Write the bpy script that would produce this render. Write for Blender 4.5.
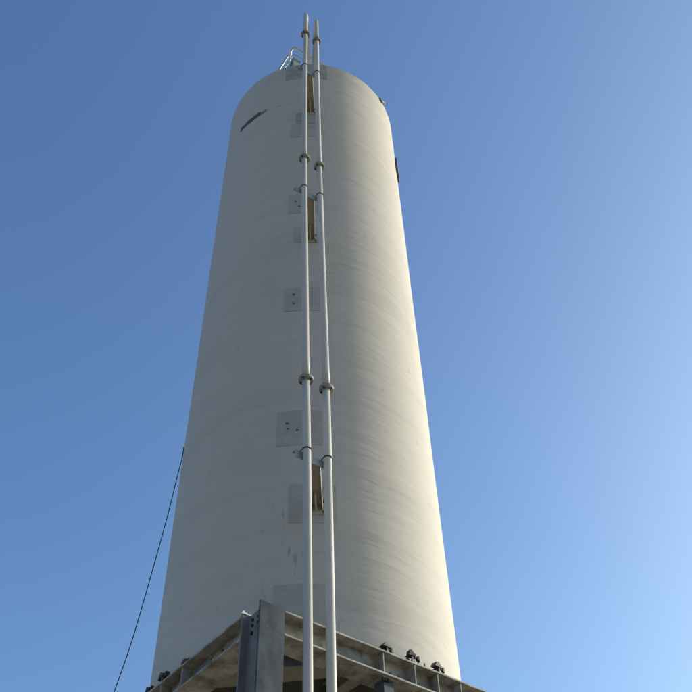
import bpy, bmesh, math, random
from mathutils import Vector, Matrix
R_ = math.radians
random.seed(7)
scene = bpy.context.scene
for o in list(bpy.data.objects):
    bpy.data.objects.remove(o, do_unlink=True)
COL = scene.collection

# ------------------------------------------------------------------ camera
EYE = 1.6                                   # eye height above the ground
F_PX, PITCH, ROLL = 918.355, 0.84931, -0.03684
fw = Vector((0, math.cos(PITCH), math.sin(PITCH)))
up = Vector((0, -math.sin(PITCH), math.cos(PITCH)))
rt = Vector((1, 0, 0))
rx = math.cos(ROLL) * rt + math.sin(ROLL) * up
ux = -math.sin(ROLL) * rt + math.cos(ROLL) * up
cd = bpy.data.cameras.new('camera')
cd.sensor_width = 36.0
cd.lens = 36.0 * F_PX / 692.0
cd.clip_start = 0.05
cd.clip_end = 6000
cam = bpy.data.objects.new('camera', cd)
COL.objects.link(cam)
m = Matrix((rx, ux, -fw)).transposed().to_4x4()
m.translation = Vector((0, 0, EYE))
cam.matrix_world = m
scene.camera = cam

# ------------------------------------------------------------------ sky, sun, exposure
SUN_AZ = 112.5                              # degrees from "towards the camera" round to the right
SUN_EL = 20.0
sd = Vector((math.sin(R_(SUN_AZ)) * math.cos(R_(SUN_EL)), -math.cos(R_(SUN_AZ)) * math.cos(R_(SUN_EL)), math.sin(R_(SUN_EL))))
world = bpy.data.worlds.new('World')
scene.world = world
world.use_nodes = True
wn = world.node_tree
wn.nodes.clear()
sky = wn.nodes.new('ShaderNodeTexSky')
sky.sky_type = 'NISHITA'
sky.sun_disc = False
sky.sun_elevation = R_(SUN_EL)
sky.sun_rotation = math.atan2(sd.x, sd.y)   # clockwise from +Y
sky.altitude = 0
sky.air_density = 0.9
sky.dust_density = 2.7
sky.ozone_density = 5.0
bg = wn.nodes.new('ShaderNodeBackground')
bg.inputs['Strength'].default_value = 0.15
wo = wn.nodes.new('ShaderNodeOutputWorld')
sep = wn.nodes.new('ShaderNodeSeparateColor')   # white balance and contrast of the whole sky
com = wn.nodes.new('ShaderNodeCombineColor')
wn.links.new(sky.outputs[0], sep.inputs[0])
for ch, (gain, power) in enumerate(((0.965, 1.04), (1.005, 1.04), (1.035, 0.94))):
    pw = wn.nodes.new('ShaderNodeMath')
    pw.operation = 'POWER'
    pw.inputs[1].default_value = power
    ml = wn.nodes.new('ShaderNodeMath')
    ml.operation = 'MULTIPLY'
    ml.inputs[1].default_value = gain
    wn.links.new(sep.outputs[ch], pw.inputs[0])
    wn.links.new(pw.outputs[0], ml.inputs[0])
    wn.links.new(ml.outputs[0], com.inputs[ch])
wn.links.new(com.outputs[0], bg.inputs[0])
wn.links.new(bg.outputs[0], wo.inputs[0])

sl = bpy.data.lights.new('sun', 'SUN')
sl.energy = 2.4
sl.angle = R_(0.53)
sl.color = (1.0, 0.985, 0.89)
so = bpy.data.objects.new('sun', sl)
so.rotation_euler = sd.to_track_quat('Z', 'Y').to_euler()
so.location = (30, 10, 40)
COL.objects.link(so)

vs = scene.view_settings
vs.view_transform = 'Standard'
vs.look = 'None'
vs.gamma = 1.0
vs.use_curve_mapping = False
vs.exposure = 0.76


# ------------------------------------------------------------------ materials
class NT:
    def __init__(self, name):
        self.m = bpy.data.materials.new(name)
        self.m.use_nodes = True
        self.t = self.m.node_tree
        self.b = self.t.nodes['Principled BSDF']
        self.co = self.t.nodes.new('ShaderNodeTexCoord').outputs['Object']

    def node(self, kind, **kw):
        n = self.t.nodes.new(kind)
        for k, v in kw.items():
            setattr(n, k, v)
        return n

    def link(self, a, b):
        self.t.links.new(a, b)

    def mapped(self, sc, loc=(0, 0, 0)):
        n = self.node('ShaderNodeMapping')
        n.inputs['Scale'].default_value = sc
        n.inputs['Location'].default_value = loc
        self.link(self.co, n.inputs['Vector'])
        return n.outputs[0]

    def noise(self, sc=(1, 1, 1), scale=5, detail=6, rough=.55, loc=(0, 0, 0), dist=0):
        n = self.node('ShaderNodeTexNoise')
        n.inputs['Scale'].default_value = scale
        n.inputs['Detail'].default_value = detail
        n.inputs['Roughness'].default_value = rough
        n.inputs['Distortion'].default_value = dist
        self.link(self.mapped(sc, loc), n.inputs['Vector'])
        return n.outputs['Fac']

    def ramp(self, fac, lo, hi, a=0.0, b=1.0):
        n = self.node('ShaderNodeMapRange')
        n.inputs['From Min'].default_value = lo
        n.inputs['From Max'].default_value = hi
        n.inputs['To Min'].default_value = a
        n.inputs['To Max'].default_value = b
        self.link(fac, n.inputs['Value'])
        return n.outputs[0]

    def math(self, op, a, b):
        n = self.node('ShaderNodeMath', operation=op)
        for i, v in enumerate((a, b)):
            if isinstance(v, (int, float)):
                n.inputs[i].default_value = v
            else:
                self.link(v, n.inputs[i])
        return n.outputs[0]

    def mix(self, fac, a, b, mode='MIX'):
        n = self.node('ShaderNodeMix', data_type='RGBA', blend_type=mode)
        for i, v in ((0, fac), (6, a), (7, b)):
            if isinstance(v, (int, float)):
                n.inputs[i].default_value = v
            elif isinstance(v, tuple):
                n.inputs[i].default_value = (*v, 1)
            else:
                self.link(v, n.inputs[i])
        return n.outputs[2]

    def done(self, col, rough=.6, metal=0.0, bump=None, bs=.3, bd=.01, spec=.5):
        if isinstance(col, tuple):
            self.b.inputs['Base Color'].default_value = (*col, 1)
        else:
            self.link(col, self.b.inputs['Base Color'])
        if isinstance(rough, (int, float)):
            self.b.inputs['Roughness'].default_value = rough
        else:
            self.link(rough, self.b.inputs['Roughness'])
        self.b.inputs['Metallic'].default_value = metal
        self.b.inputs['Specular IOR Level'].default_value = spec
        if bump is not None:
            n = self.node('ShaderNodeBump')
            n.inputs['Strength'].default_value = bs
            n.inputs['Distance'].default_value = bd
            self.link(bump, n.inputs['Height'])
            self.link(n.outputs[0], self.b.inputs['Normal'])
        return self.m


def mat_shell(name, base, dark):
    n = NT(name)
    streak = n.noise((.8, .8, 4.6), 1.0, 6, .54, dist=.5)       # lines running round the shell
    fine = n.noise((3.0, 3.0, 20.0), 1.0, 4, .55)
    blot = n.noise((.5, .5, .35), 1.2, 5, .6, loc=(3, 1, 7))
    grain = n.noise((1, 1, 1), 55, 3, .6)
    f = n.math('ADD', n.math('MULTIPLY', n.ramp(streak, .30, .72), .55), n.math('MULTIPLY', n.ramp(blot, .3, .7), .45))
    col = n.mix(f, dark, base)
    runs = n.ramp(n.noise((7, 7, .25), 1.0, 4, .6, loc=(1, 5, 2)), .58, .80, 0, .30)   # faint rain runs
    col = n.mix(runs, col, (.33, .31, .27))
    smudge = n.ramp(n.noise((2.2, 2.2, 9.0), 1.0, 6, .62, loc=(6, 1, 4), dist=.5), .56, .74, 0, .26)
    col = n.mix(smudge, col, (.285, .25, .21))
    speck = n.ramp(n.noise((1, 1, .5), 9, 2, .5, loc=(4, 2, 9)), .70, .76, 0, .35)
    col = n.mix(speck, col, (.27, .26, .23))
    band = n.noise((.25, .25, 2.2), 1.0, 4, .6, loc=(2, 8, 3), dist=.3)
    col = n.mix(n.ramp(band, .52, .72, 0, .28), col, (.35, .305, .255))
    # scuffs and drips on the wall below the lowest bracket
    tick = n.ramp(n.noise((16, 16, 3.2), 1.0, 3, .55, loc=(5, 5, 5)), .60, .70)
    sep = n.node('ShaderNodeSeparateXYZ')
    n.link(n.co, sep.inputs[0])
    mx = n.ramp(n.math('ABSOLUTE', n.math('ADD', sep.outputs[0], .16), 0), .18, .34, 1, 0)
    mz = n.ramp(n.math('ABSOLUTE', n.math('ADD', sep.outputs[2], -1.15), 0), .45, .85, 1, 0)
    my = n.ramp(sep.outputs[1], -1.0, -1.4)
    mask = n.math('MULTIPLY', n.math('MULTIPLY', mx, mz), my)
    col = n.mix(n.math('MULTIPLY', n.math('MULTIPLY', tick, mask), .6), col, (.14, .125, .11))
    h = n.math('ADD', n.math('MULTIPLY', streak, 1.0), n.math('ADD', n.math('MULTIPLY', fine, .16), n.math('MULTIPLY', grain, .06)))
    return n.done(col, .75, 0, h, .30, .06, .25)


def mat_patchy(name, a, b, c=None, rough=.6, metal=0.0, sc=(1, 1, 1), scale=4, cut=(.45, .65), ccut=(.58, .7), bs=.25, spec=.4):
    n = NT(name)
    q = n.noise(sc, scale, 7, .62)
    col = n.mix(n.ramp(q, *cut), a, b)
    if c:
        r = n.noise((1, 1, 1), scale * .8, 6, .66, loc=(7, 3, 1))
        col = n.mix(n.ramp(r, *ccut), col, c)
    g = n.noise((1, 1, 1), 60, 3, .6)
    h = n.math('ADD', q, n.math('MULTIPLY', g, .4))
    rr = n.ramp(q, .3, .7, rough - .1, rough + .1)
    return n.done(col, rr, metal, h, bs, .006, spec)


M = {}
M['shell'] = mat_shell('silo_coating', (.480, .425, .367), (.422, .374, .323))
M['patch'] = mat_patchy('repair_patch', (.325, .288, .25), (.395, .35, .303), None, .68, 0, (1, 1, 1.5), 4.5, (.34, .68))
M['patch_dark'] = mat_patchy('repair_patch_dark', (.25, .235, .20), (.36, .33, .285), None, .68, 0, (1, 1, 1.5), 5, (.34, .68))
M['strip'] = mat_patchy('dark_strip', (.055, .047, .038), (.105, .09, .072), None, .7, 0, (1, 1, 4), 6)
M['strip_pale'] = mat_patchy('worn_strip', (.17, .165, .15), (.24, .23, .21), None, .7, 0, (1, 1, 4), 6)
M['beam'] = mat_patchy('beam_paint', (.42, .395, .345), (.26, .25, .23), (.105, .08, .058), .6, 0, (1, 1, 1), 7, (.34, .66), (.42, .72), bs=.5)
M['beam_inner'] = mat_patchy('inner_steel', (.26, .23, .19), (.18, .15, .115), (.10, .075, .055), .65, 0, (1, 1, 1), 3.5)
M['column'] = mat_patchy('shade_toned_column', (.036, .045, .056), (.080, .093, .108), (.022, .025, .029), .62, 0, (1, 1, .45), 4.5, (.40, .62), (.56, .72), spec=.18)  # bluish steel darkened to paint shade on front flange and post
M['column_grey'] = mat_patchy('lighter_column_steel', (.145, .14, .132), (.21, .20, .19), (.08, .076, .072), .6, 0, (1, 1, .3), 5, (.40, .62), (.54, .70), spec=.25)  # lighter copy of the column steel for web and rear flange
M['plate'] = mat_patchy('splice_plate', (.13, .135, .135), (.21, .21, .20), (.08, .07, .06), .6, 0, (1, 1, 1), 6)
M['clamp'] = mat_patchy('dark_clamp_steel', (.035, .034, .033), (.07, .062, .052), None, .6, .3, (1, 1, 1), 20)
M['bolt'] = mat_patchy('bolt_steel', (.03, .03, .03), (.06, .055, .05), None, .5, .4, (1, 1, 1), 30)
M['old_bolt'] = mat_patchy('old_bolt', (.07, .06, .05), (.13, .11, .09), None, .7, 0, (1, 1, 1), 30)
M['pipe'] = mat_patchy('pipe_grey', (.40, .37, .34), (.46, .425, .39), None, .42, 0, (1, 1, .15), 3, bs=.0, spec=.25)
M['pipe_warm'] = mat_patchy('pipe_pale', (.44, .405, .365), (.49, .45, .40), None, .42, 0, (1, 1, .15), 3, bs=.0, spec=.25)
M['flange'] = mat_patchy('flange_grey', (.25, .24, .22), (.32, .305, .28), (.17, .155, .135), .55, 0, (1, 1, 1), 12)
M['galv'] = mat_patchy('bracket_zinc', (.34, .33, .31), (.27, .265, .25), (.24, .19, .13), .5, .3, (1, 1, 1), 8)
M['arm'] = mat_patchy('bracket_weathered', (.46, .42, .35), (.37, .33, .265), (.22, .165, .11), .65, .1, (1, 1, 1), 9)
M['rail'] = mat_patchy('rail_zinc', (.42, .43, .43), (.34, .35, .35), None, .42, .35, (1, 1, 1), 9)
M['rail_white'] = mat_patchy('rail_white', (.74, .73, .70), (.66, .65, .61), None, .45, 0, (1, 1, 1), 9)
M['panel_green'] = mat_patchy('roof_sheet', (.20, .23, .20), (.27, .29, .26), None, .6, 0, (1, 1, 1), 6)
M['rubber'] = NT('black_rubber').done((.012, .012, .013), .6)
M['sunlit_pale'] = mat_patchy('painted_sunlit_edge', (.7, .68, .62), (.55, .52, .46), None, .8, 0, (1, 1, 1), 30)
M['hopper'] = mat_patchy('hopper_steel', (.06, .052, .045), (.04, .034, .03), None, .6, 0, (1, 1, 1), 2)


# ------------------------------------------------------------------ mesh helpers
class MB:
    def __init__(self):
        self.v, self.f, self.s = [], [], []

    def add(self, vs_, fs, smooth=False):
        k = len(self.v)
        self.v += [tuple(p) for p in vs_]
        for f in fs:
            self.f.append([i + k for i in f])
            self.s.append(smooth)
        return self

    def box(self, x0, x1, y0, y1, z0, z1):
        p = [(x, y, z) for z in (z0, z1) for y in (y0, y1) for x in (x0, x1)]
        return self.add(p, [(0, 2, 3, 1), (4, 5, 7, 6), (0, 1, 5, 4), (2, 6, 7, 3), (0, 4, 6, 2), (1, 3, 7, 5)])

    def prism(self, poly, origin, a, b, c, depth):
        """poly in the (a, b) plane pushed along c"""
        o, a, b, c = Vector(origin), Vector(a), Vector(b), Vector(c)
        n = len(poly)
        p = [o + a * x + b * y for x, y in poly] + [o + a * x + b * y + c * depth for x, y in poly]
        fs = [tuple(reversed(range(n))), tuple(range(n, 2 * n))]
        fs += [(i, (i + 1) % n, n + (i + 1) % n, n + i) for i in range(n)]
        if a.cross(b).dot(c) * depth < 0:
            fs = [tuple(reversed(f)) for f in fs]
        return self.add(p, fs)

    def tube(self, pts, r, seg=16, caps=True, smooth=True):
        pts = [Vector(p) for p in pts]
        n = len(pts)
        rs = r if isinstance(r, (list, tuple)) else [r] * n
        ring, prev = [], None
        for i in range(n):
            t = (pts[min(i + 1, n - 1)] - pts[max(i - 1, 0)]).normalized()
            if prev is None:
                h = Vector((0, 0, 1)) if abs(t.z) < .9 else Vector((1, 0, 0))
                u = t.cross(h).normalized()
            else:
                u = (prev - t * prev.dot(t)).normalized()
            prev = u
            w = t.cross(u)
            ring += [pts[i] + (u * math.cos(2 * math.pi * j / seg) + w * math.sin(2 * math.pi * j / seg)) * rs[i] for j in range(seg)]
        fs = []
        for i in range(n - 1):
            for j in range(seg):
                k = (j + 1) % seg
                fs.append((i * seg + j, i * seg + k, (i + 1) * seg + k, (i + 1) * seg + j))
        self.add(ring, fs, smooth)
        if caps:
            k = len(self.v) - n * seg
            self.f.append([k + j for j in reversed(range(seg))]); self.s.append(False)
            self.f.append([k + (n - 1) * seg + j for j in range(seg)]); self.s.append(False)
        return self

    def disc(self, c, r0, r1, z0, z1, seg=28):
        """flat ring with a hole r0 (0 = none) between heights z0 and z1"""
        cx, cy = c
        a = [2 * math.pi * j / seg for j in range(seg)]
        p = []
        for r, z in ((r1, z0), (r1, z1), (r0, z1), (r0, z0)):
            p += [(cx + r * math.cos(t), cy + r * math.sin(t), z) for t in a]
        fs = []
        for j in range(seg):
            k = (j + 1) % seg
            for q in range(4):
                w = (q + 1) % 4
                fs.append((q * seg + j, q * seg + k, w * seg + k, w * seg + j))
        return self.add(p, fs)

    def build(self, name, mat, parent=None, bevel=0.0):
        me = bpy.data.meshes.new(name)
        me.from_pydata(self.v, [], self.f)
        me.polygons.foreach_set('use_smooth', self.s)
        bm = bmesh.new()
        bm.from_mesh(me)
        bmesh.ops.recalc_face_normals(bm, faces=bm.faces)
        bm.to_mesh(me)
        bm.free()
        me.materials.append(M[mat] if isinstance(mat, str) else mat)
        o = bpy.data.objects.new(name, me)
        COL.objects.link(o)
        o.parent = parent
        if bevel:
            b = o.modifiers.new('bevel', 'BEVEL')
            b.width = bevel
            b.segments = 2
            b.limit_method = 'ANGLE'
            b.harden_normals = False
        return o


def tag(o, label, cat, group=None):
    o['label'] = label
    o['category'] = cat
    if group:
        o['group'] = group
    return o


def empty(name, loc, rz=0):
    o = bpy.data.objects.new(name, None)
    o.empty_display_size = .2
    o.location = loc
    o.rotation_euler = (0, 0, rz)
    COL.objects.link(o)
    return o


# ------------------------------------------------------------------ layout (metres, ground at z = 0)
AX, AY = -0.593, 9.827                      # silo axis
RAD = 1.75
PHI = R_(39.403)                            # direction of the right-hand beam
Z_BASE = 4.716 + EYE                        # top of the beams, foot of the silo
Z_TOP = 17.967 + EYE                        # rim of the silo
CORNER = (-0.855, 7.158)                    # outer front corner of the frame
SIDE = 3.793
BH = .253                                   # beam depth
FW = .28                                    # flange width


def on_shell(deg, z, off=0.0):
    """local point on the shell; deg = 0 faces the camera, positive to the right"""
    a = R_(deg)
    return ((RAD + off) * math.sin(a), -(RAD + off) * math.cos(a), z)


# ------------------------------------------------------------------ ground
def ground():
    n = NT('dusty_ground')
    big = n.noise((1, 1, 1), .12, 6, .6)
    mid = n.noise((1, 1, 1), 1.6, 8, .65)
    col = n.mix(n.ramp(big, .35, .65), (.34, .265, .17), (.40, .315, .21))
    col = n.mix(n.ramp(mid, .45, .7), col, (.27, .215, .15))
    mt = n.done(col, .9, 0, n.math('ADD', mid, n.noise((1, 1, 1), 30, 4, .6)), .5, .03, .2)
    b = MB()
    s = 2500
    b.add([(-s, -s, 0), (s, -s, 0), (s, s, 0), (-s, s, 0)], [(0, 1, 2, 3)])
    o = b.build('ground', mt)
    o['kind'] = 'structure'
    n = NT('yard_concrete')
    q = n.noise((1, 1, 1), 1.1, 8, .62)
    col = n.mix(n.ramp(q, .35, .7), (.12, .11, .095), (.17, .155, .13))
    mt = n.done(col, .85, 0, n.noise((1, 1, 1), 14, 6, .65), .4, .01, .25)
    b = MB()
    b.box(-3.2, 3.2, -3.2, 3.2, -.3, .12)
    o = b.build('concrete_pad', mt, None, .015)
    o.location = (AX, AY, 0)
    o.rotation_euler = (0, 0, PHI)
    o['kind'] = 'structure'


ground()


# ------------------------------------------------------------------ silo
def curved_plate(mb, d0, d1, z0, z1, r0, r1, n=14):
    p = []
    for i in range(n + 1):
        a = R_(d0 + (d1 - d0) * i / n)
        for r, z in ((r0, z0), (r1, z0), (r1, z1), (r0, z1)):
            p.append((r * math.sin(a), -r * math.cos(a), z))
    fs = [(0, 1, 2, 3), (4 * n + 3, 4 * n + 2, 4 * n + 1, 4 * n)]
    for i in range(n):
        for q in range(4):
            w = (q + 1) % 4
            fs.append((4 * i + q, 4 * i + w, 4 * i + 4 + w, 4 * i + 4 + q))
    return mb.add(p, fs)


def make_silo():
    silo = empty('silo', (AX, AY, Z_BASE))
    tag(silo, 'tall pale grey cylindrical silo standing on the steel frame', 'silo')
    H = Z_TOP - Z_BASE
    rnd = random.Random(3)
    seg, rows = 192, 54
    b = MB()
    p = []
    bl = [(rnd.uniform(0, 6.28), rnd.uniform(0, 6.28), rnd.uniform(.5, 2.2)) for _ in range(5)]
    for i in range(rows + 1):
        z = H * i / rows
        for j in range(seg):
            a = 2 * math.pi * j / seg
            w = sum(math.sin((k + 2) * a + q[0]) * math.sin(q[2] * z + q[1]) for k, q in enumerate(bl)) * .0011
            r = RAD + w * min(1, (H - z) / 1.0, 1)
            p.append((r * math.cos(a), r * math.sin(a), z))
    fs = [(i * seg + j, i * seg + (j + 1) % seg, (i + 1) * seg + (j + 1) % seg, (i + 1) * seg + j) for i in range(rows) for j in range(seg)]
    b.add(p, fs, True)
    b.build('shell', 'shell', silo)
    # flat rim and low conical roof, the rim slightly rounded
    b = MB()
    prof = [(RAD, H), (RAD - .004, H + .012), (RAD - .016, H + .02), (RAD - .10, H + .022), (.35, H + .16), (0.0005, H + .17)]
    p, fs = [], []
    for r, z in prof:
        p += [(r * math.cos(2 * math.pi * j / 96), r * math.sin(2 * math.pi * j / 96), z) for j in range(96)]
    for i in range(len(prof) - 1):
        for j in range(96):
            fs.append((i * 96 + j, i * 96 + (j + 1) % 96, (i + 1) * 96 + (j + 1) % 96, (i + 1) * 96 + j))
    b.add(p, fs, True)
    b.build('roof', 'shell', silo)
    # discharge cone inside the frame
    b = MB()
    prof = [(RAD - .012, 0), (RAD - .02, -.004), (1.40, -.02), (.24, -1.75), (.24, -2.05), (.30, -2.05), (.30, -2.08), (.001, -2.08)]
    p, fs = [], []
    for r, z in prof:
        p += [(r * math.cos(2 * math.pi * j / 64), r * math.sin(2 * math.pi * j / 64), z) for j in range(64)]
    for i in range(len(prof) - 1):
        for j in range(64):
            fs.append((i * 64 + j, i * 64 + (j + 1) % 64, (i + 1) * 64 + (j + 1) % 64, (i + 1) * 64 + j))
    b.add(p, fs, True)
    b.build('discharge_cone', 'hopper', silo)
    # repair patches (degrees, heights above the eye)
    zz = lambda z: z + EYE - Z_BASE
    patches = [(-14, 13.5, 17.32, 17.945, 'patch_dark'), (-6, 9.5, 15.42, 15.86, 'patch_dark'), (-8.8, 6.2, 14.93, 15.41, 'patch'),
               (-8.3, 7.5, 12.44, 13.01, 'patch'), (-5.0, 9.4, 11.62, 12.03, 'patch'), (-8.2, 8.2, 9.97, 10.49, 'patch'),
               (-9.3, 9.2, 7.43, 8.01, 'patch'), (-3.6, 13.8, 6.28, 6.83, 'patch'), (-7.9, 11.0, 4.98, 5.50, 'patch')]
    for d0, d1, z0, z1, mt in patches:
        b = MB()
        curved_plate(b, d0, d1, zz(z0), zz(z1), RAD - .01, RAD + .006)
        o = b.build('repair_patch', mt, silo)
        # old fixing holes with short dark stems to the right, on the ones that show them
        spots = {7.43: [(-5.3, 7.79), (-1.2, 7.67), (-5.0, 7.70)], 9.97: [(-4.2, 10.33), (-4.1, 10.13)], 12.44: [(-4.6, 12.78), (-2.6, 12.62)],
                 6.28: [(9.5, 6.60)]}.get(z0, [])
        for dg, z in spots:
            s = MB()
            c = Vector(on_shell(dg, zz(z), .0))
            out = Vector((math.sin(R_(dg)), -math.cos(R_(dg)), 0))
            tn = Vector((math.cos(R_(dg)), math.sin(R_(dg)), 0))
            k = rnd.uniform(.8, 1.2)
            s.tube([c, c + out * .018], .0125 * k, 8, True, False)
            s.tube([c + out * .006 + tn * .01, c + out * .010 + tn * .03 * k - Vector((0, 0, .004))], [.006, .002], 6, True, False)
            s.build('old_bolt', 'old_bolt', o)
    # dark strip stuck along a seam on the upper left, its right end worn pale
    b = MB()
    g = random.Random(11)
    d = -48.6
    while d < -31.0:                          # ragged edges: short pieces of uneven height
        w = min(g.uniform(1.0, 2.6), -30.6 - d)
        curved_plate(b, d, d + w, zz(16.285 + g.uniform(-.010, .012)), zz(16.445 + g.uniform(-.022, .012)), RAD - .005, RAD + .004 + g.uniform(0, .004), 3)
        d += w + .002
    o = b.build('dark_strip', 'strip', silo)
    o['label'] = 'dark strip across the upper left of the silo'
    b = MB()
    curved_plate(b, -30.5, -26.0, zz(16.31), zz(16.40), RAD - .005, RAD + .009, 6)
    b.build('worn_strip', 'strip_pale', silo, .003)
    b = MB()
    curved_plate(b, -26.0, -6.5, zz(16.305), zz(16.318), RAD - .005, RAD + .0035, 16)
    b.build('seam_lip', 'patch', silo)
    # dark housing on the right flank and a small lug on the rim
    b = MB()
    curved_plate(b, 79, 87, zz(15.96), zz(16.52), RAD - .01, RAD + .042, 6)
    o = b.build('side_housing', 'strip', silo, .006)
    o['label'] = 'narrow dark housing on the right flank near the top'
    b = MB()
    curved_plate(b, 58.6, 61.2, H - .05, H + .075, RAD - .02, RAD + .028, 3)
    o = b.build('rim_lug', 'strip', silo, .004)
    b = MB()
    curved_plate(b, 61.3, 62.1, H + .0, H + .06, RAD - .01, RAD + .034, 2)
    b.build('lug_tip', 'rail_white', o)
    # lug holding the hanging cable, on the left flank
    b = MB()
    curved_plate(b, -82.5, -80.5, zz(8.70), zz(8.82), RAD - .01, RAD + .02, 2)
    b.build('cable_lug', 'clamp', silo)
    return silo


silo = make_silo()

# ------------------------------------------------------------------ support frame (local x = right beam, y = left beam)
frame = empty('support_frame', (CORNER[0], CORNER[1], 0), PHI)
tag(frame, 'weathered grey steel beam frame carrying the pale silo', 'frame')
TF, TW = .020, .012


def i_beam(name, a0, a1, axis, e0, w=FW, h=BH, ztop=Z_BASE, mat='beam', stiff=(), parent=None):
    """I section running along local axis 0/1 from a0 to a1, outer flange edge at e0"""
    def bx(mb, s0, s1, t0, t1, z0, z1):
        if axis == 0:
            mb.box(s0, s1, t0, t1, z0, z1)
        else:
            mb.box(t0, t1, s0, s1, z0, z1)
    b = MB()
    y = [0, w, w, w / 2 + TW / 2, w / 2 + TW / 2, w, w, 0, 0, w / 2 - TW / 2, w / 2 - TW / 2, 0]
    z = [-h, -h, -h + TF, -h + TF, -TF, -TF, 0, 0, -TF, -TF, -h + TF, -h + TF]
    poly = list(zip(y, z))
    if axis == 0:
        b.prism(poly, (a0, e0, ztop), (0, 1, 0), (0, 0, 1), (1, 0, 0), a1 - a0)
    else:
        b.prism(poly, (e0, a0, ztop), (1, 0, 0), (0, 0, 1), (0, 1, 0), a1 - a0)
    o = b.build(name, mat, parent or frame, .004)
    for s, side in stiff:
        q = MB()
        lo, hi = (e0 + .012, e0 + w / 2 - TW / 2) if side < 0 else (e0 + w / 2 + TW / 2, e0 + w - .012)
        bx(q, s - .006, s + .006, lo, hi, ztop - h + TF, ztop - TF)
        q.build('stiffener', mat, o, .0025)
    return o


CW, CDP = .27, .31                          # column flange width and depth
beam_right = i_beam('beam', CW + .004, SIDE - CW - .004, 0, 0, stiff=[(1.44, -1), (1.84, -1), (2.14, -1), (2.45, -1), (.95, 1), (1.9, 1)])
beam_left = i_beam('beam', CDP + .004, SIDE - CDP - .004, 1, 0, stiff=[(1.36, -1), (1.77, -1), (2.10, -1), (2.45, -1), (1.0, 1)])
i_beam('beam', CW + .004, SIDE - CW - .004, 0, SIDE - FW)
i_beam('beam', CDP + .004, SIDE - CDP - .004, 1, SIDE - FW)
# darker splice plate on the web of the right beam and the web of the left one
b = MB(); b.box(.95, 1.275, FW / 2 - TW / 2 - .008, FW / 2 - TW / 2, Z_BASE - BH + TF + .012, Z_BASE - TF - .006)
b.build('web_plate', 'plate', beam_right, .002)
b = MB(); b.box(FW / 2 - TW / 2 - .008, FW / 2 - TW / 2, 1.02, 1.30, Z_BASE - BH + TF + .012, Z_BASE - TF - .006)
b.build('web_plate', 'plate', beam_left, .002)
for s in (1.62, 1.72, 1.95):
    b = MB(); b.tube([(s, FW / 2 - TW / 2 - .006, Z_BASE - .13), (s, FW / 2, Z_BASE - .13)], .012, 8, True, False)
    b.build('bolt', 'bolt', beam_right)
for s, z in ((.62, -.06), (.66, -.11)):
    b = MB(); b.tube([(FW / 2 - TW / 2 - .006, s + .2, Z_BASE + z), (FW / 2, s + .2, Z_BASE + z)], .016, 8, True, False)
    b.build('bolt', 'bolt', beam_left)


def column(cx, cy, fx, fy, detail=False):
    """H section; flanges face +-y.  (cx, cy) outer corner, fx/fy = +1/-1 growing inwards"""
    b = MB()
    tf, tw = .020, .013
    X = lambda v: cx + fx * v
    Y = lambda v: cy + fy * v
    wx = .085                                # web line
    y = [tf, tf, CDP - tf, CDP - tf, CDP, CDP, CDP - tf, CDP - tf]
    x = [wx - tw / 2, wx + tw / 2, wx + tw / 2, CW, CW, 0, 0, wx - tw / 2]
    b.prism([(X(u), Y(v)) for u, v in zip(x, y)], (0, 0, .14), (1, 0, 0), (0, 1, 0), (0, 0, 1), Z_BASE + .012 - .14)
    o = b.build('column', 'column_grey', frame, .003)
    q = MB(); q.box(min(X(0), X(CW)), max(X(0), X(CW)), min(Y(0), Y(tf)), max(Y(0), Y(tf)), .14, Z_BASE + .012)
    q.build('flange_plate', 'column', o, .003)  # front flange kept darker so it reads as out of the sun
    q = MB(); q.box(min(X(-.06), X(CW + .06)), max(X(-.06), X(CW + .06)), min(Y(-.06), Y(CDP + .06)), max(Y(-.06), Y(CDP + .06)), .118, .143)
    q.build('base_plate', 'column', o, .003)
    if detail:
        wf = wx - tw / 2
        for yy, dz in ((.225, .060), (.225, .118), (.232, .190), (.135, .065), (.135, .125)):
            s = MB()
            s.tube([(cx + wf - .016, cy + yy, Z_BASE - dz), (cx + wf, cy + yy, Z_BASE - dz)], .013 if dz != .190 else .018, 6, True, False)
            s.build('bolt', 'bolt', o)
        # pale lumps painted as sunlight catching the head of the rear flange
        rnd = random.Random(5)
        s = MB()
        for u, hh, w in ((.012, .036, .022), (.040, .024, .024), (.072, .012, .018), (.092, .022, .012), (.116, .008, .020)):
            s.prism([(-w, 0), (w, 0), (w * .5, hh * .55), (-w * .2, hh), (-w * .8, hh * .6)], (cx + u, cy + CDP - .03, Z_BASE + .012), (1, 0, 0), (0, 0, 1), (0, 1, 0), .028)
        s.build('sunlit_edge_lump', 'sunlit_pale', o)
    return o


column(0, 0, 1, 1, True)
column(SIDE, 0, -1, 1)
column(0, SIDE, 1, -1)
column(SIDE, SIDE, -1, -1)

# inner members: joists along the left beam's direction and diagonals across the corners
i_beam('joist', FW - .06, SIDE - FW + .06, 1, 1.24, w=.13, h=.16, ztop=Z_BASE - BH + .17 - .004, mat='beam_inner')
i_beam('joist', FW - .06, SIDE - FW + .06, 1, 2.42, w=.13, h=.16, ztop=Z_BASE - BH + .17 - .004, mat='beam')


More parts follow.
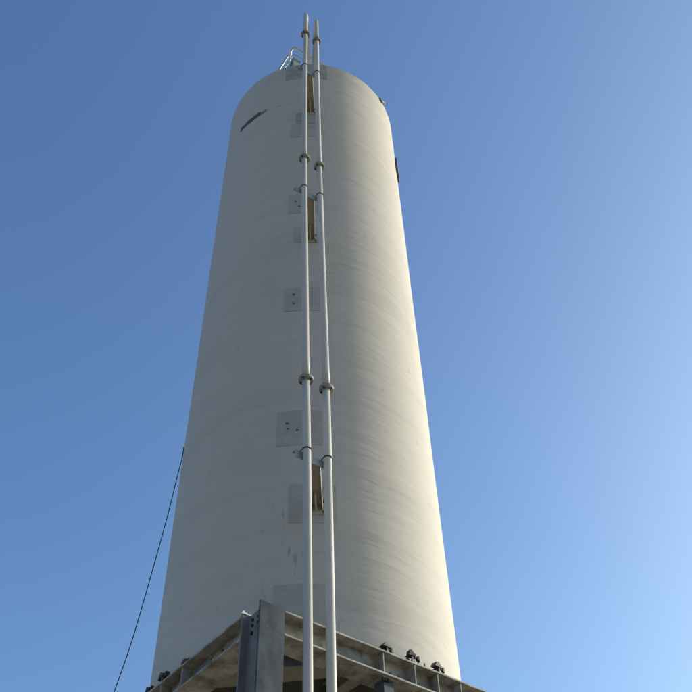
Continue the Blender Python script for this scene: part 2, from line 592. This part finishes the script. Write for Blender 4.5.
def diagonal(a, b_, w=.25, h=.2, zt=Z_BASE - .035):
    a, b_ = Vector((*a, zt)), Vector((*b_, zt))
    d = (b_ - a).normalized()
    n = Vector((0, 0, 1)).cross(d)
    y = [0, w, w, w / 2 + TW / 2, w / 2 + TW / 2, w, w, 0, 0, w / 2 - TW / 2, w / 2 - TW / 2, 0]
    z = [-h, -h, -h + TF, -h + TF, -TF, -TF, 0, 0, -TF, -TF, -h + TF, -h + TF]
    mb = MB()
    mb.prism([(p - w / 2, q) for p, q in zip(y, z)], a, n, (0, 0, 1), d, (b_ - a).length)
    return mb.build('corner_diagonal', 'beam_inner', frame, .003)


S2 = SIDE
diagonal((.19, 1.10), (1.10, .19))
diagonal((S2 - .19, 1.10), (S2 - 1.10, .19))
diagonal((.19, S2 - 1.10), (1.10, S2 - .19))
diagonal((S2 - .19, S2 - 1.10), (S2 - 1.10, S2 - .19))

# intermediate post and knee brace under the right beam
b = MB()
zc = Z_BASE - BH
b.box(1.465, 1.585, .06, .075, .14, zc - .012)
b.box(1.465, 1.477, .075, .20, .14, zc - .012)
b.box(1.573, 1.585, .075, .20, .14, zc - .012)
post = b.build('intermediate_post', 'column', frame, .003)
b = MB(); b.box(1.43, 1.62, .03, .24, zc - .011, zc - .001)
b.build('cap_plate', 'beam_inner', post, .002)
for s in (1.445, 1.475, 1.51):
    b = MB(); b.tube([(s, .045, zc - .04), (s, .045, zc - .012)], .013, 6, True, False)
    b.build('bolt', 'bolt', post)
b = MB()
b.prism([(0, 0), (.06, 0), (.06, .008), (.008, .008), (.008, .06), (0, .06)], (1.60, .085, zc - .55), (0, 1, 0), Vector((-.86, 0, .5)), Vector((.5, 0, .86)), .62)
b.build('knee_brace', 'beam', frame, .002)
b = MB(); b.box(1.925, 1.94, .03, .12, zc - .12, zc - .002)
b.build('gusset', 'beam', frame, .002)

# ------------------------------------------------------------------ hold-down clamps on the beams
def clamp(x, y, rz, label, k):
    """dark anchor clamp: foot, two gussets, pitched cap, bolt with nut, side block; local +y points at the silo"""
    g = random.Random(int(x * 1000 + y * 77))
    j = lambda v, a=.010: v + g.uniform(-a, a)
    e = empty('hold_down_clamp', (0, 0, 0))
    c, s = math.cos(PHI), math.sin(PHI)
    e.location = (CORNER[0] + c * x - s * y, CORNER[1] + s * x + c * y, Z_BASE)
    e.rotation_euler = (0, 0, PHI + rz + g.uniform(-.22, .22))
    e.scale = (k, k, k)
    tag(e, label, 'clamp', 'hold-down clamps along the silo foot')
    b = MB(); b.box(-.055, .05, -.04, .05, .001, .014); b.build('foot', 'clamp', e, .002)
    for q in (-.030, .022):
        b = MB()
        b.prism([(j(-.02), .014), (.05, .014), (.05, .10), (j(.015), .10)], (j(q, .004), 0, 0), (0, 1, 0), (0, 0, 1), (1, 0, 0), .010)
        b.build('gusset', 'clamp', e, .0015)
    b = MB()
    b.prism([(j(-.072), j(.095, .006)), (j(-.02), .100), (j(.040), j(.102, .006)), (j(.046), j(.116)), (j(.012), j(.135)), (j(-.010), j(.158)), (j(-.030), j(.142)), (j(-.050), j(.118))],
            (0, j(-.03), 0), (1, 0, 0), (0, 0, 1), (0, 1, j(0, .25)), j(.06))
    b.build('cap', 'clamp', e, .003)
    b = MB(); b.tube([(.0, -.012, .014), (j(0, .006), -.012, .102)], .009, 8); b.build('bolt', 'flange', e)
    b = MB(); b.tube([(.0, -.012, .014), (.0, -.012, .032)], .019, 6, True, False); b.build('nut', 'clamp', e)
    b = MB()
    b.prism([(j(.056, .005), j(.075)), (j(.088), j(.07)), (j(.082), j(.128)), (j(.060, .005), j(.122))], (0, -.02, 0), (1, 0, 0), (0, 0, 1), (0, 1, 0), j(.035))
    b.box(.03, .058, -.015, .005, .088, .099)
    b.tube([(.07, -.005, .07), (j(.074), -.005, j(.045))], .006, 6)
    b.build('side_block', 'clamp', e, .003)
    return e


clamp(1.545, .085, 0, 'dark clamp on the right-hand beam, nearest the pipes', .95)
clamp(1.865, .075, 0, 'dark clamp on the right-hand beam, middle of three', 1.05)
clamp(2.225, .085, 0, 'dark clamp on the right-hand beam, nearest the sunlit silo edge', 1.0)
clamp(.085, 1.44, -math.pi / 2, 'dark clamp on the left-hand beam, nearest the corner column', .85)
clamp(.075, 1.86, -math.pi / 2, 'dark clamp on the left-hand beam, middle of three', 1.1)
clamp(.085, 2.16, -math.pi / 2, 'dark clamp on the left-hand beam, at the shaded silo edge', 1.0)
b = MB(); b.tube([(2.02, .06, Z_BASE + .001), (2.02, .06, Z_BASE + .075)], .007, 8)
b.build('stud', 'clamp', frame)

# ------------------------------------------------------------------ fill pipes
P1 = [(-.395, 7.19, .55 - EYE), (-.422, 7.19, 3.86), (-.451, 7.19, 6.54), (-.472, 7.19, 7.62), (-.531, 7.19, 11.75), (-.538, 7.19, 12.6), (-.560, 7.19, 15.9), (-.562, 7.19, 17.33), (-.563, 7.19, 18.24)]
P2 = [(-.215, 7.34, .55 - EYE), (-.230, 7.34, 3.93), (-.238, 7.34, 6.54), (-.245, 7.34, 7.61), (-.306, 7.34, 11.75), (-.317, 7.34, 12.6), (-.349, 7.34, 15.95), (-.356, 7.34, 17.35), (-.365, 7.34, 18.27)]
PR = .0445


def interp(P, z):
    for a, c in zip(P, P[1:]):
        if a[2] <= z <= c[2]:
            t = (z - a[2]) / (c[2] - a[2])
            return (a[0] + (c[0] - a[0]) * t, a[1], z)
    return P[-1]


def smooth_path(P, z0, z1, step=.35):
    n = max(2, int((z1 - z0) / step))
    zs_ = [z0 + (z1 - z0) * i / n for i in range(n + 1)]
    out = []
    for z in zs_:
        w = [interp(P, min(max(z + k * .3, P[0][2]), P[-1][2]))[0] for k in (-2, -1, 0, 1, 2)]
        out.append((sum(w) / 5, P[0][1], z))
    return out


def fill_pipe(P, joints, label, mats):
    x0, y0 = P[0][0], P[0][1]
    e = empty('fill_pipe', (x0, y0, 0))
    tag(e, label, 'pipe', 'fill pipes up the front of the silo')
    L = lambda p: (p[0] - x0, p[1] - y0, p[2] + EYE)
    zs_ = [P[0][2]] + joints
    for i in range(len(joints)):
        pth = [L(p) for p in smooth_path(P, zs_[i] + (.014 if i else 0), zs_[i + 1] - .014)]
        b = MB(); b.tube(pth, PR, 24); b.build('pipe_section', mats[i % len(mats)], e)
    # head section: up, round the bend and over the roof
    top = P[-1]
    pth = [L(p) for p in smooth_path(P, joints[-1] + .014, top[2])]
    d = Vector((AX - top[0], AY - top[1], 0)).normalized()
    rb = .24
    for k in range(1, 13):
        a = math.pi / 2 * k / 12
        pth.append(tuple(Vector(L(top)) + d * rb * (1 - math.cos(a)) + Vector((0, 0, rb * math.sin(a)))))
    run = 1.75
    hp = Vector(pth[-1])
    for k in range(1, 6):
        pth.append(tuple(hp + d * run * k / 5))
    hp = Vector(pth[-1])
    for k in range(1, 9):
        a = math.pi / 2 * k / 8
        pth.append(tuple(hp + d * .2 * math.sin(a) - Vector((0, 0, .2 * (1 - math.cos(a))))))
    hp = Vector(pth[-1])
    pth.append((hp.x, hp.y, Z_TOP + .05))
    b = MB(); b.tube(pth, PR, 24); b.build('head_bend', mats[-1], e)
    # flanged joints
    for z in joints:
        c = L(interp(P, z))
        b = MB()
        b.disc((c[0], c[1]), PR - .002, .086, c[2] - .019, c[2] - .003)
        f = b.build('flange', 'flange', e, .003)
        b = MB()
        b.disc((c[0], c[1]), PR - .002, .086, c[2] + .003, c[2] + .019)
        b.build('counter_flange', 'flange', f, .003)
        b = MB()
        b.disc((c[0], c[1]), PR - .004, .066, c[2] - .003, c[2] + .003)
        b.build('gasket', 'rubber', f)
        for k in range(4):
            a = math.pi / 4 + k * math.pi / 2 + .35
            q = (c[0] + .066 * math.cos(a), c[1] + .066 * math.sin(a))
            b = MB()
            b.tube([(*q, c[2] - .040), (*q, c[2] + .040)], .0065, 8)
            b.tube([(*q, c[2] - .029), (*q, c[2] - .0195)], .012, 6, True, False)
            b.tube([(*q, c[2] + .0195), (*q, c[2] + .029)], .012, 6, True, False)
            b.build('bolt', 'bolt', f)
    # hose coupling at the foot
    b = MB()
    z = P[0][2] + EYE
    b.disc((0, 0), 0.001, .06, z - .05, z + .06)
    b.build('coupling', 'flange', e, .004)
    return e


fill_pipe(P1, [2.61, 7.62, 12.595, 17.33], 'pale grey fill pipe, left and nearer of the pair, rising highest in the picture', ['pipe', 'pipe', 'pipe', 'pipe', 'pipe'])
fill_pipe(P2, [2.61, 7.608, 12.598, 17.35], 'pale grey fill pipe, right of the pair, closer to the wall', ['pipe_warm', 'pipe_warm', 'pipe', 'pipe', 'pipe'])

# ------------------------------------------------------------------ pipe brackets
def bracket(z, wall_deg, label):
    a, c = Vector(interp(P1, z)), Vector(interp(P2, z))
    W = Vector((AX, AY, 0)) + Vector(on_shell(wall_deg, z))
    zw = z + EYE
    e = empty('pipe_bracket', (W.x, W.y, zw))
    tag(e, label, 'bracket', 'brackets holding the fill pipes off the silo')
    o = Vector((W.x, W.y, z))
    d = (c - a).normalized()                         # along the cross bar
    n = Vector((-d.y, d.x, 0))                       # away from the camera
    a, c, = a - o, c - o
    # cross bar: steel angle behind the pipes
    st = a - d * .115 + n * (PR + .003)
    ln = (c - a).length + .115 + .05
    b = MB()
    b.prism([(0, -.10), (0, 0), (.065, 0), (.065, -.008), (.008, -.008), (.008, -.10)], st + Vector((0, 0, -.004)), n, (0, 0, 1), d, ln)
    b.build('cross_bar', 'galv', e, .002)
    # arm back to the wall: channel open downwards
    mid = (a + c) * .5 + n * (PR + .06) + d * .018
    dr = Vector((0, 0, 0)) - Vector((mid.x, mid.y, 0))
    ln = dr.length - .004
    dr.normalize()
    sd_ = Vector((dr.y, -dr.x, 0))
    w = .074
    b = MB()
    b.prism([(-w, -.10), (-w, -.016), (w, -.016), (w, -.10), (w - .008, -.10), (w - .008, -.024), (-w + .008, -.024), (-w + .008, -.10)], Vector((mid.x, mid.y, 0)), sd_, (0, 0, 1), dr, ln)
    b.build('arm', 'arm', e, .002)
    b = MB()
    b.prism([(-.010, -.11), (.010, -.11), (.010, -.05), (-.010, -.05)], Vector((mid.x, mid.y, 0)) + dr * ln * .62, sd_, (0, 0, 1), dr, ln * .36)
    b.build('arm_glint', 'pipe_warm', e, .002)  # pale bar standing in for light reflected near the wall end
    # wall plate
    b = MB()
    b.prism([(-.11, -.15), (.11, -.15), (.11, .04), (-.11, .04)], dr * -.018, sd_, (0, 0, 1), dr, .012)
    wp = b.build('wall_plate', 'arm', e, .002)
    for u, v in ((-.085, -.125), (.085, -.125), (.085, .012), (-.085, .012)):
        b = MB()
        q = dr * -.034 + sd_ * u + Vector((0, 0, v))
        b.tube([q, q + dr * .018], .013, 6, True, False)
        b.build('bolt', 'bolt', wp)
    for q in (a, c):
        b = MB()
        pts = []
        pts.append(q + n * (PR + .03) - d * (PR + .006))
        for k in range(17):
            t = math.pi * k / 16
            pts.append(q - d * (PR + .006) * math.cos(t) - n * (PR + .006) * math.sin(t))
        pts.append(q + n * (PR + .03) + d * (PR + .006))
        b.tube(pts, .0058, 8)
        b.build('u_bolt', 'rubber', e)
    return e


bracket(6.541, 6.4, 'weathered bracket between the pipes, lowest of three, just above the beam frame')
bracket(11.755, 3.4, 'weathered bracket between the pipes, middle of three, halfway up the silo')
bracket(15.93, 2.9, 'weathered bracket between the pipes, topmost of three, just below the rim')

# ------------------------------------------------------------------ roof railing
def railing():
    ang = R_(35.4)
    h = 1.20
    e = empty('roof_railing', (AX, AY, Z_TOP), ang)
    tag(e, 'tubular guard rail with a bright post standing on the silo roof', 'railing')
    def loop(z, r, rc=.06):
        pts = []
        for cx, cy, a0 in ((-1, -1, math.pi), (1, -1, 1.5 * math.pi), (1, 1, 0), (-1, 1, .5 * math.pi)):
            for k in range(7):
                t = a0 + math.pi / 2 * k / 6
                pts.append((cx * (h - rc) + rc * math.cos(t), cy * (h - rc) + rc * math.sin(t), z))
        pts.append(pts[0])
        b = MB(); b.tube(pts, r, 10)
        return b
    loop(1.08, .021).build('top_rail', 'rail', e)
    loop(.70, .011).build('mid_rail', 'rail', e)
    for x, y in ((-h, -h + .16), (-h, .0), (-h, h - .16), (h, -h + .2), (h, 0), (h, h - .2), (h - .55, -h), (-.55 + .75, -h), (-.4, h), (.4, h)):
        first = (x, y) == (-h, -h + .16)
        b = MB(); b.tube([(x, y, .02), (x, y, 1.08)], .027 if first else .018, 12)
        o = b.build('post', 'rail_white' if first else 'rail', e)
        if first:
            o['label'] = 'bright white post at the front corner'
        if first or x > 0 or y > 0:
            q = MB()
            q.tube([(x, y, .93), (x, y, 1.13)], .038, 12)
            q.build('socket', 'rail_white' if first else 'rail', o)
    # sheet corner at the foot of the rail
    b = MB(); b.box(-h - .012, -h - .004, -h - .01, -h + .42, .035, .50)
    s = b.build('kick_sheet', 'panel_green', e, .002)
    b = MB(); b.box(-h - .002, -h + .16, -h - .012, -h - .004, .035, .50)
    b.build('kick_sheet', 'panel_green', e, .002)
    b = MB(); b.prism([(0, 0), (.11, 0), (.0, .15)], (-h - .015, -h + .03, .24), (0, 1, 0), (0, 0, 1), (1, 0, 0), .004)
    b.build('dark_slot', 'rubber', s)
    return e


railing()

# ------------------------------------------------------------------ hanging cable
def cable():
    pts = [(-2.345, 9.59, 8.79), (-2.359, 9.639, 8.72), (-2.405, 9.687, 8.35), (-2.476, 9.756, 7.721), (-2.632, 9.912, 6.712), (-2.753, 10.033, 6.043), (-2.894, 10.174, 5.524)]
    x, z, dx, dz = pts[-1][0], pts[-1][2], -.15, -.50
    x, y = pts[-1][0], pts[-1][1]
    while z > -EYE + .05:
        x += dx; y -= dx; z += dz
        dx *= 1.07
        pts.append((x, y, max(z, -EYE + .02)))
    x0, y0, z0 = pts[-1]
    e = empty('hanging_cable', (x0, y0, 0))
    tag(e, 'thin black cable slanting down from the left side of the silo', 'cable')
    q = [(p[0] - x0, p[1] - y0, p[2] + EYE) for p in pts]
    # resample as a Catmull-Rom curve
    out = []
    for i in range(len(q) - 1):
        p0, p1, p2, p3 = (Vector(q[max(0, min(len(q) - 1, i + k))]) for k in (-1, 0, 1, 2))
        for s in range(5):
            t = s / 5
            out.append(.5 * ((2 * p1) + (p2 - p0) * t + (2 * p0 - 5 * p1 + 4 * p2 - p3) * t * t + (3 * p1 - p0 - 3 * p2 + p3) * t ** 3))
    out.append(Vector(q[-1]))
    b = MB(); b.tube(out, .0062, 8); b.build('wire', 'rubber', e)
    b = MB(); b.tube([(0, 0, -.2), (0, 0, .16)], .014, 8); b.build('ground_stake', 'bolt', e)


cable()
